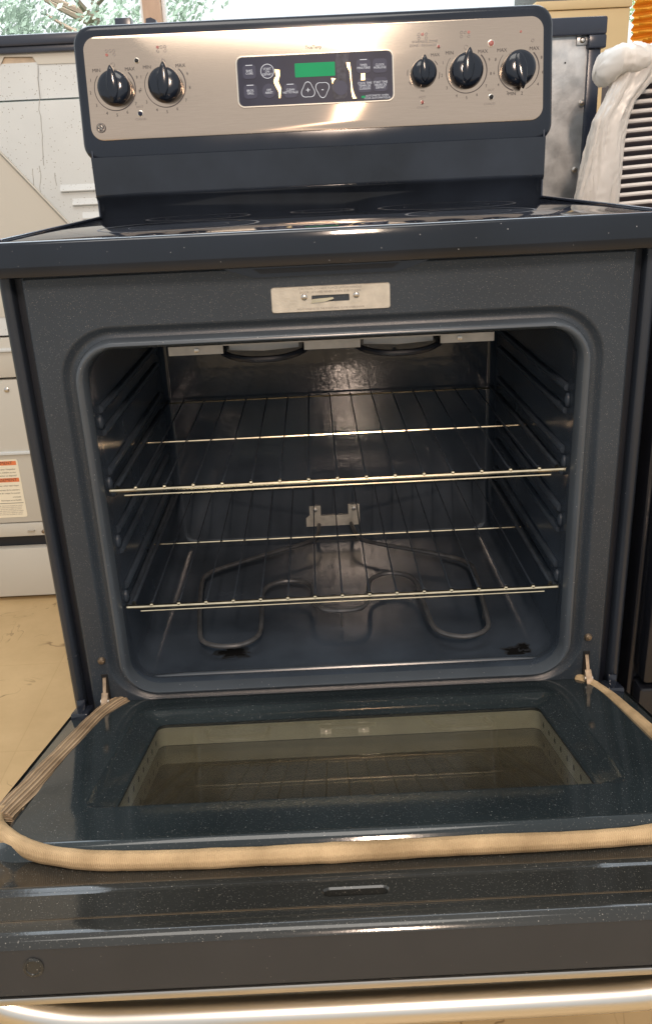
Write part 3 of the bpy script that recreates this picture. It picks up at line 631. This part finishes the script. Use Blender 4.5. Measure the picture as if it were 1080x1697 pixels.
# stainless outer skin edge and screw plug on the door's top edge
bm = B(); box(bm, -.377, .377, .485, .5340, -.0620, -.0558, D, bev=.001); box(bm, -.377, -.30, .01, .4845, -.0615, -.0558, D); box(bm, .30, .377, .01, .4845, -.0615, -.0558, D)
obj('door_skin', bm, 'stainless_dark', DO)
bm = B(); lathe(bm, [(.0080, 0), (.0080, .0006), (.0058, .0009), (.0054, .0002), (.001, .0002)], lambda p: D((-.260+p[0], .5332+p[2], -.0310+p[1])), 20); obj('screw_plug', bm, 'flange_enamel', DO)
# handle
hv = .4870
hp = [(x, hv, n) for x, n in ((-.336, -.060), (-.333, -.071), (-.322, -.083), (-.300, -.0955), (-.270, -.1045), (-.235, -.1100), (-.18, -.1118), (0, -.1125), (.18, -.1118), (.235, -.1100), (.270, -.1045), (.300, -.0955), (.322, -.083), (.333, -.071), (.336, -.060))]
bm = B(); tube(bm, smooth_path([D(p) for p in hp], 5), .0138, 20); obj('door_handle', bm, 'handle_steel', DO, ang=60)
# gasket
def gasket(name, pts, r, m, rib=None, flat=1.0, seg=28):
    P_ = smooth_path(pts, 8); bm = B()
    rs = [r*(1+.09*mnoise.noise(p*30)+.05*mnoise.noise(p*90)) for p in P_]
    loopsrows = tube(bm, P_, rs, seg, True, rib, flat)
    bm.verts.ensure_lookup_table(); bm.verts.index_update()
    n = len(P_); L_ = [0]
    for a, b in zip(P_, P_[1:]): L_.append(L_[-1]+(b-a).length)
    me = bpy.data.meshes.new(name); bmesh.ops.recalc_face_normals(bm, faces=bm.faces); bm.to_mesh(me); bm.free(); me.materials.append(M[m])
    for p in me.polygons: p.use_smooth = True
    u = me.uv_layers.new(name='UVMap')
    for l in me.loops:
        vi = l.vertex_index; i, k = divmod(vi, seg); kk = min(k, seg-k); u.data[l.index].uv = (L_[min(i, n-1)]*10, kk/seg*2)
    o = bpy.data.objects.new(name, me); COL.objects.link(o); o.parent = DO; return o
gz = -.0050
gasket('gasket', [D((-.311, -.002, gz+.003)), D((-.320, .018, gz+.002)), D((-.331, .065, gz+.001)), D((-.337, .13, gz)), D((-.343, .20, gz+.001)), D((-.348, .27, gz+.002)), D((-.351, .325, gz+.005)), D((-.352, .347, gz+.006))], .0135, 'gasket_dark', (11, .075), .60, 88)
gasket('gasket', [D((-.344, .318, gz+.000)), D((-.3545, .334, gz+.006)), D((-.3555, .350, gz+.008)), D((-.345, .368, gz+.006)), D((-.322, .388, gz+.002)), D((-.297, .4035, gz)), D((-.270, .4150, gz)), D((-.235, .4240, gz)), D((-.17, .4290, gz)), D((-.1, .4300, gz)), D((0, .4300, gz)), D((.1, .4295, gz+.0005)), D((.2, .4290, gz)), D((.27, .4230, gz)), D((.315, .4080, gz)), D((.340, .38, gz)), D((.348, .34, gz)), D((.350, .29, gz)), D((.349, .21, gz)), D((.346, .13, gz)), D((.342, .065, gz)), D((.334, .018, gz+.001)), D((.322, -.002, gz+.003))], .0084, 'gasket_rope')
for s in (-1, 1):
    bm = B(); box(bm, s*.362-.012, s*.362+.012, -.002, .035, -.020, -.004, D, bev=.003); box(bm, s*.366-.006, s*.366+.006, .002, .010, -.010, .006, D, bev=.002); obj('door_corner_cap', bm, 'black_gloss', DO)

# ------------------------------------------------------------------ oven racks (loose things on the guides)
def rack(z, label):
    t = thing('oven_rack', label, 'oven rack', (0, .02, z), 'wire racks inside the oven')
    hw, y0, y1, y2 = .284, 0, .218, .455
    bm = B(); tube(bm, smooth_path([(-hw, .012, 0), (-hw+.004, .003, 0), (-hw+.014, 0, 0), (0, 0, 0), (hw-.014, 0, 0), (hw-.004, .003, 0), (hw, .012, 0)], 4), .0028, 8); obj('front_bar', bm, 'chrome', t)
    bm = B(); tube(bm, [(-hw+.01, .004, -.0085), (hw-.01, .004, -.0080)], .0014, 8); obj('lower_bar', bm, 'chrome', t)
    for y in (y1, y2):
        bm = B(); tube(bm, [(-.291, y, -.0042), (.291, y, -.0042)], .0018, 8); obj('cross_bar', bm, 'chrome', t)
    for s in (-1, 1):
        bm = B(); tube(bm, smooth_path([(s*hw, .012, 0), (s*hw, .20, 0), (s*hw, y2, 0)], 3), .0026, 8); obj('side_bar', bm, 'rack_wire_steel', t)
    first = None
    for k in range(15):
        x = -.2576+.0368*k
        if first is None:
            bm = B(); tube(bm, [(0, -.0012, .0006), (0, .003, .0036), (0, .012, .0012), (0, y1, -.0005), (0, y2, -.0005)], [.0021, .0021, .0012, .0010, .0010], 8)
            first = obj('rack_wire', bm, 'rack_wire_steel', t); first.location.x = x
        else: like(first, t, (x, 0, 0))
    first = None
    for k in range(15):
        x = -.2576+.0368*k
        if first is None:
            bm = B(); lathe(bm, [(.0005, -.0030), (.0024, -.0018), (.0031, 0), (.0024, .0018), (.0005, .0030)], lambda p: Vector((p[0], -.0006+p[1], .0030+p[2])), 10)
            first = obj('wire_end', bm, 'chrome', t); first.location.x = x
        else: like(first, t, (x, 0, 0))
    return t
rack(.604, 'upper steel wire oven rack, higher of the two in the oven')
rack(.436, 'lower steel wire oven rack just above the bake element')

# ------------------------------------------------------------------ background: appliance seen from behind on the left
YL = .92
A = thing('rear_range', 'white appliance seen from its back, left behind the oven, with warning sticker', 'appliance', (-.72, YL, 0))
def a_(x, y, z): return (x+.72, y-YL, z)
def abox(name, m, x0, x1, y0, y1, z0, z1, bev=0, parent=A):
    bm = B(); box(bm, x0+.72, x1+.72, y0-YL, y1-YL, z0, z1, bev=bev); return obj(name, bm, m, parent)
XL, XR = -1.10, -.345
abox('upper_back_panel', 'rear_white', XL, XR, YL+.004, YL+.05, 1.130, 1.196)
abox('upper_flange', 'rear_rust', XL, XR, YL+.008, YL+.05, 1.192, 1.226)
bm = B(); prism(bm, [(x+.72, z) for x, z in ((XL, 1.194), (-.622, 1.194), (-.612, 1.208), (-.556, 1.206), (-.548, 1.192), (XR, 1.190), (XR, 1.222), (-.575, 1.224), (XL, 1.226))], lambda p: Vector((p[0], -.002+p[2]+.004, p[1])), 0, .003)
obj('tab_flange', bm, 'rear_cream', A)
abox('top_trim', 'trim_black', XL-.004, XR+.004, YL-.012, YL+.07, 1.224, 1.2445, .004)
abox('trim_step', 'trim_black', XL-.002, XR+.002, YL-.006, YL+.06, 1.212, 1.2245, .002)
abox('back_panel', 'rear_white', XL, XR, YL, YL+.05, .66, 1.1262)
bm = B(); tube(bm, [a_(-.700, YL-.003, 1.096), a_(-.528, YL-.003, .885)], .0050, 8, flat=.5); obj('stiffening_rib', bm, 'rear_cream', A)
bm = B(); poly(bm, [a_(x, YL-.0015, z) for x, z in ((-1.0, 1.10), (-.704, 1.094), (-.533, .884), (-.533, .70), (-1.0, .70))]); obj('corner_cover', bm, 'rear_cream', A)
for i, z in enumerate((.958, .930, .902, .874, .846)):
    x0 = (-.538, -.517, -.500, -.50, -.50)[i]; bm = B()
    loops(bm, [[Vector(a_(x, YL+y, z+dz)) for x, y, dz in ((xx, .000, .008), (xx, -.007, -.004), (xx, -.0065, -.0055), (xx, .000, -.0055))] for xx in (x0, x0+.004, XR-.02)], True, True); obj('louvre', bm, 'rear_white', A, ang=20)
for x0, z0, z1, sd in ((-.548, 1.19, 1.005, 1), (-.590, 1.00, .955, 2), (-.575, 1.005, .945, 3), (-.545, .99, .965, 4)):
    bm = B(); tube(bm, [Vector(a_(x0-.02*(z0-z)/.2+.004*mnoise.noise((z*40, sd, 0)), YL+.0001, z)) for z in [z0+(z1-z0)*k/16 for k in range(17)]], .0008, 6); obj('drip_mark', bm, 'drip', A)
abox('cable_cover', 'rear_cream', XL, XR, YL-.004, YL+.05, .566, .655, .002)
abox('seam_strip', 'rear_white', XL, XR, YL-.010, YL+.04, .625, .632, .001)
abox('lower_back_panel', 'rear_cream', XL, XR, YL-.002, YL+.05, .212, .560, .001)
abox('seam_strip', 'rear_white', XL, XR, YL-.008, YL+.04, .384, .391, .001)
abox('bottom_rail', 'rear_cream', XL, XR, YL-.004, YL+.05, .176, .209, .001)
abox('gap_strip', 'groove_black', XL, XR, YL+.02, YL+.05, .14, .178)
abox('base_panel', 'rear_cream', XL, XR, YL, YL+.05, .012, .142, .002)
abox('cabinet_body', 'rear_white', XL+.005, XR-.005, YL+.05, YL+.66, .01, .90)
bm = B(); lathe(bm, [(.006, 0), (.006, .002), (.002, .004)], lambda p: Vector(a_(-.728+p[0], YL-.002-p[2], .538+p[1])), 12); obj('screw', bm, 'screw', A)
bm = B(); lathe(bm, [(.005, 0), (.005, .002), (.002, .004)], lambda p: Vector(a_(-.702+p[0], YL-.004-p[2], .186+p[1])), 12); obj('screw', bm, 'hinge_metal', A)
bm = B(); tube(bm, [a_(-.738, YL-.004, .190), a_(-.738, YL-.009, .190), a_(-.724, YL-.009, .190), a_(-.724, YL-.004, .190)], .002, 6); obj('wire_clip', bm, 'screw', A)
bm = B(); prism(bm, rrect(-.93+.72, -.734+.72, .226, .372, .005, 4), lambda p: Vector((p[0], -.0022-p[2], p[1])), 0, .0006); ST = obj('warning_sticker', bm, 'sticker', A)
ys = YL-.0032
for z0, z1 in ((.358, .368), (.316, .326)):
    bm = B(); prism(bm, [(-.925+.72, z0), (-.738+.72, z0), (-.738+.72, z1), (-.925+.72, z1)], lambda p: Vector((p[0], -.0029-p[2], p[1])), 0, .0003); obj('sticker_band', bm, 'sticker_orange', ST)
for z in (.262,):
    bm = B(); prism(bm, [(-.925+.72, z), (-.738+.72, z), (-.738+.72, z+.001), (-.925+.72, z+.001)], lambda p: Vector((p[0], -.0029-p[2], p[1])), 0, .0003); obj('sticker_rule', bm, 'print_dark', ST)
am = lambda x, z: fm(a_(x, 0, 0)[0], z, -.0033)
text('AVERTISSEMENT', .0105, am(-.747, .3632), 'print_dark', ST, align='RIGHT'); text('AVERTISSEMENT', .0105, am(-.743, .3212), 'print_dark', ST, align='RIGHT')
for z, s in ((.348, 'fixer la cuisiniere pour l\'empecher'), (.340, 'de basculer, installer au mur'), (.332, 'et au plancher un dispositif')): text(s, .0052, am(-.742, z), 'print_dark', ST, align='RIGHT')
for z, s in ((.307, 'Pour eviter tout risque'), (.296, 'ne pas retirer le panneau de la cuisiniere'), (.288, 'avant de couper le courant'), (.278, 'a la boite'), (.270, 'electrique ou au fusible')): text(s, .0052, am(-.741, z), 'print_dark', ST, align='RIGHT')
for k in range(6): text('conserver cette notice avec le guide de cuisson', .0040, am(-.741-.002*(k % 3), .2565-.0045*k), 'print_grey', ST, align='RIGHT')

# appliance seen from behind on the right
A2 = thing('rear_range', 'black framed appliance back of bare galvanised sheet, right behind the oven', 'appliance', (.2, YL, 0))
def bbox(name, m, x0, x1, y0, y1, z0, z1, bev=0):
    bm = B(); box(bm, x0-.2, x1-.2, y0-YL, y1-YL, z0, z1, bev=bev); return obj(name, bm, m, A2)
bbox('back_sheet', 'galvanised', -.16, .560, YL+.004, YL+.05, .20, 1.21)
bbox('top_trim', 'trim_black', -.18, .586, YL-.014, YL+.07, 1.196, 1.2285, .004)
bbox('trim_end', 'trim_black', .550, .586, YL-.014, YL+.07, 1.172, 1.1965, .003)
bbox('side_trim', 'trim_black', .553, .578, YL-.006, YL+.06, .86, 1.174, .002)
bbox('side_trim', 'trim_black', -.18, -.16, YL-.006, YL+.06, .86, 1.196, .002)
bbox('cabinet_body', 'trim_black', -.17, .57, YL+.055, YL+.66, .01, .88)
bbox('corner_tab', 'galvanised', .530, .552, YL-.002, YL+.004, 1.180, 1.1955, .001)
for x, z, r in ((.5405, 1.1885, .0055), (.5470, 1.075, .0060), (.5400, .948, .0060)):
    bm = B(); lathe(bm, [(r, 0), (r, .003), (r*.6, .0055), (r*.1, .006)], lambda p: Vector((x-.2+p[0], .002-p[2]-.004, z+p[1])), 14); obj('screw', bm, 'screw', A2)
bm = B(); lathe(bm, [(.0018, 0), (.0018, .0006)], lambda p: Vector((.51-.2+p[0], .0035-p[2], 1.15+p[1])), 8); obj('punched_hole', bm, 'hole_black', A2)

# black appliance close on the right
A3 = thing('black_appliance', 'glossy black appliance side standing close against the oven on the right', 'appliance', (.70, .0, 0))
def cbox(name, m, x0, x1, y0, y1, z0, z1, bev=0):
    bm = B(); box(bm, x0-.70, x1-.70, y0, y1, z0, z1, bev=bev); return obj(name, bm, m, A3)
cbox('cabinet_body', 'neighbour_black', .398, 1.0, .020, .66, .01, .862, .006)
cbox('front_door', 'neighbour_black', .404, .994, -.020, .019, .30, .84, .006)
cbox('lower_panel', 'neighbour_black', .404, .994, -.012, .019, .10, .288, .006)
cbox('edge_strip', 'sash_white', .4285, .4305, -.0225, -.0125, .13, .286)

# plastic wrapped grille unit on top of it
G = thing('grille_unit', 'white slatted grille unit wrapped in plastic, at the right edge', 'grille', (.66, .66, .862))
def gbox(name, m, x0, x1, y0, y1, z0, z1, bev=0):
    bm = B(); box(bm, x0-.66, x1-.66, y0-.66, y1-.66, z0-.862, z1-.862, bev=bev); return obj(name, bm, m, G)
gbox('housing', 'unit_dark', .548, .84, .668, .80, .864, 1.125, .004)
gbox('frame_post', 'grille_white', .530, .546, .640, .70, .864, 1.128, .003)
gbox('frame_post', 'grille_white', .828, .844, .640, .70, .864, 1.128, .003)
gbox('base_rail', 'grille_white', .5465, .8275, .642, .70, .864, .876, .003)
gbox('head_rail', 'grille_white', .5465, .8275, .642, .70, 1.112, 1.128, .003)
first = None
for k in range(15):
    z = .889+.0153*k
    if first is None:
        bm = B(); tube(bm, [(.545-.66, -.012, 0), (.60-.66, -.012, .0025), (.70-.66, -.012, .004), (.829-.66, -.012, .005)], .0036, 8); first = obj('slat', bm, 'grille_white', G); first.location = (0, 0, z-.862)
    else: like(first, G, (0, 0, z-.862))
# plastic sheet: bunched roll on top and a hanging side drape, one closed lumpy surface each
PW = thing('plastic_sheet', 'crumpled white plastic sheet draped over the slatted grille unit', 'plastic sheet', (.53, .62, .862))
def lump(p, amp, f):
    q = Vector((p.x+.3*p.z, p.y, p.z-.4*p.x))+.012*mnoise.noise_vector(p*30)
    d1 = mnoise.voronoi(q*f)[0]; d2 = mnoise.voronoi(q*f*2.4+Vector((3, 1, 7)))[0]
    return amp*(.8*mnoise.noise(p*f*.5)+.9*(.5-d1[0])+.4*(.5-d2[0])+.35*min(.5, d1[1]-d1[0]))
bm = B(); ls = []
for i in range(120):
    t = i/119; x = .497+.36*t; zc = 1.112+.020*t+.010*math.sin(t*9); ring = []
    for k in range(90):
        a = 2*PI*k/90; e = min(1, (t/.06)**.5) if t < .06 else 1; rx = (.070+.01*math.sin(t*13))*e; rz = (.0255+.004*math.sin(t*17+1))*e
        if t > .95: rx *= (1-t)/.05+.02; rz *= (1-t)/.05+.02
        p = Vector((x, .675+rx*math.cos(a), zc+rz*math.sin(a))); d = Vector((0, math.cos(a), math.sin(a)))
        fold = .012*mnoise.noise(Vector((x*42+.9*math.sin(a), a*.55 if a < PI else (2*PI-a)*.55, 2)))+.007*(.35-abs(mnoise.noise(Vector((x*75+1.5*math.cos(a), math.cos(a)*1.3, 6)))))+.004*(.35-abs(mnoise.noise(p*70)))
        q = p+d*fold; ring.append(q-Vector((.53, .62, .862)))
    ls.append(ring)
loops(bm, ls, True, True); obj('bunched_top', bm, 'plastic_wrap', PW, ang=50)
bm = B(); ls = []
def interp(tab, z):
    for (z0, v0), (z1, v1) in zip(tab, tab[1:]):
        if z <= z1: return v0+(v1-v0)*max(0, (z-z0)/(z1-z0))
    return tab[-1][1]
LB = [(.862, .462), (.90, .466), (.95, .474), (1.0, .484), (1.03, .491), (1.06, .508), (1.09, .520), (1.12, .53)]
RB = [(.862, .541), (.90, .541), (1.0, .540), (1.03, .5415), (1.06, .553), (1.09, .580), (1.12, .60)]
for i in range(100):
    z = .864+.25*i/99; xl, xr = interp(LB, z), interp(RB, z); ring = []
    for k in range(90):
        a = 2*PI*k/90; cx, rx = (xl+xr)/2, (xr-xl)/2; ca, sa = math.cos(a), math.sin(a)
        sg = lambda v: math.copysign(abs(v)**.7, v)
        p = Vector((cx+rx*sg(ca), .640+.032*sg(sa), z)); d = Vector((ca, sa, 0))
        fold = .007*mnoise.noise(Vector((ca*2.2+z*3, sa*2.2, z*7)))+.006*(.35-abs(mnoise.noise(Vector((ca*4.5+z*11, sa*4.5, z*9)))))+.0025*(.35-abs(mnoise.noise(Vector((ca*9-z*30, sa*9, z*45)))))
        q = p+d*fold; ring.append(q-Vector((.53, .62, .862)))
    ls.append(ring)
loops(bm, ls, True, True); obj('hanging_side', bm, 'plastic_wrap', PW, ang=50)

# window, shade, cabinet, box behind
W = thing('window', 'tall window with wooden posts behind the appliances, trees outside', 'window', (0, 2.05, .82))
def wbox(name, m, x0, x1, y0, y1, z0, z1, bev=.002):
    bm = B(); box(bm, x0, x1, y0-2.05, y1-2.05, z0-.82, z1-.82, bev=bev); return obj(name, bm, m, W)
wbox('window_post', 'wood_post', -.500, -.446, 2.0, 2.08, .823, 2.6); wbox('sash_stile', 'sash_white', -.4455, -.434, 2.03, 2.06, .823, 2.6); wbox('sash_stile', 'sash_white', -.5115, -.5005, 2.03, 2.06, .823, 2.6)
wbox('window_post', 'wood_post', .856, .878, 2.0, 2.08, .823, 2.6)
wbox('window_post', 'wood_post', .938, .972, 2.0, 2.08, .823, 2.6); wbox('sash_stile', 'sash_white', .926, .9375, 2.03, 2.06, .823, 2.6)
wbox('sash_rail', 'sash_white', .879, .9255, 2.03, 2.06, 1.240, 1.250); wbox('sash_rail', 'sash_white', .879, .9255, 2.03, 2.06, 1.408, 1.428)
wbox('window_sill', 'wood_post', -2.5, 2.5, 1.97, 2.12, .8205, .8225, 0)
wbox('window_head', 'wood_post', -2.5, 2.5, 2.0, 2.10, 2.602, 2.68)
for x0, x1 in ((-2.4, -.512), (-.433, .855), (.879, .925), (.973, 2.4)):
    wbox('pane', 'window_glass', x0, x1, 2.044, 2.047, .824, 2.6, 0)
OS = thing('orange_shade', 'bright orange pleated shade hanging at the window, upper right', 'shade', (1.2, 1.94, 1.0))
bm = B(); ls = []
for j in range(400):
    z = 1.00+1.2*j/399; row = []
    for i in range(30):
        x = .985+.45*i/29; ph = 2*PI*(z-.03*(x-.98)+.006*mnoise.noise(Vector((x*9, z*3, 1))))/.0205+1.5*mnoise.noise(Vector((x*14, z*20, 4)))
        row.append(Vector((x-1.2, -.012*math.cos(ph)-.003*math.cos(2*ph)-.02*mnoise.noise(Vector((x*5, z*2, 8))), z-1.0+.002*math.sin(ph))))
    ls.append(row)
loops(bm, ls, closed=False); sh = obj('pleated_fabric', bm, 'shade_orange', OS, ang=80)
bm = B(); box(bm, -.23, .25, -.03, .03, 1.2, 1.24, bev=.004); obj('head_rail', bm, 'sash_white', OS)
CB = thing('storage_cabinet', 'tan cabinet behind the galvanised appliance back', 'cabinet', (.72, 1.7, 0))
bm = B(); box(bm, -.12, .125, -.15, .15, .01, 1.330, bev=.003); obj('carcass', bm, 'cabinet_tan', CB)
bm = B(); box(bm, -.125, .128, -.155, .15, 1.331, 1.352, bev=.002); obj('cabinet_top', bm, 'cabinet_tan', CB)
GB = thing('grey_box', 'dark grey box on top of the tan cabinet', 'box', (.71, 1.7, 1.352))
bm = B(); box(bm, -.11, .105, -.13, .13, .001, .26, bev=.003); obj('carton', bm, 'carton_grey', GB)
for x0, x1 in ((-.085, -.06), (.055, .085)):
    bm = B(); box(bm, x0, x1, -.1315, -.1303, .035, .0385); obj('printed_line', bm, 'sash_white', GB)

# trees outside
def tree(name, label, x, y, h, rx, rz, zc, n, m, size, seed, dens=.0):
    rnd = random.Random(seed); t = thing(name, label, 'tree', (x, y, 0), 'trees outside the window')
    bm = B(); tube(bm, smooth_path([(0, 0, 0), (.04, .02, h*.3), (-.03, .03, h*.6), (.02, 0, h)], 4), [.09-.075*i/12 for i in range(13)], 8)
    tips = []
    for k in range(16):
        a = rnd.uniform(0, 2*PI); z0 = h*rnd.uniform(.35, .9); L = rx*rnd.uniform(.55, .95); tip = Vector((L*math.cos(a), L*math.sin(a), z0+rnd.uniform(.1, .45)*L))
        tube(bm, smooth_path([(0, 0, z0), tip*.5+Vector((0, 0, z0*.5-.02)), tip], 3), [.026-.0035*i for i in range(7)], 5); tips.append(tip)
    obj('trunk', bm, 'bark', t)
    bm = B(); cl = []
    for k in range(95):
        a = rnd.uniform(0, 2*PI); u = rnd.uniform(-1, 1); rr = rnd.uniform(.35, 1)**.5; q = math.sqrt(1-u*u)
        cl.append((Vector((rx*rr*q*math.cos(a), rx*rr*q*math.sin(a), zc+rz*rr*u)), rnd.uniform(.05, .15)))
    for k in range(n):
        c, s = cl[rnd.randrange(len(cl))]
        p = c+Vector((rnd.gauss(0, s), rnd.gauss(0, s), rnd.gauss(0, s*.7)))
        d = Vector((rnd.gauss(0, 1), rnd.gauss(0, 1), rnd.gauss(0, .8))).normalized(); e = d.orthogonal().normalized(); f = d.cross(e)
        L, wd = size*rnd.uniform(.7, 1.3), size*rnd.uniform(.3, .5)
        v = [bm.verts.new(p-e*L), bm.verts.new(p+f*wd+d*wd*.3), bm.verts.new(p+e*L), bm.verts.new(p-f*wd+d*wd*.3)]
        bm.faces.new(v)
    obj('crown', bm, m, t, recalc=False)
tree('leafy_tree', 'bluish green tree outside the left window pane', -1.35, 5.4, 2.3, .75, .9, 2.1, 8500, 'leaf_teal', .026, 3)
tree('leafy_tree', 'pale green tree outside the narrow right window pane', 2.05, 5.6, 2.0, .6, .9, 1.75, 5200, 'leaf_green', .018, 5)
flush_texts()
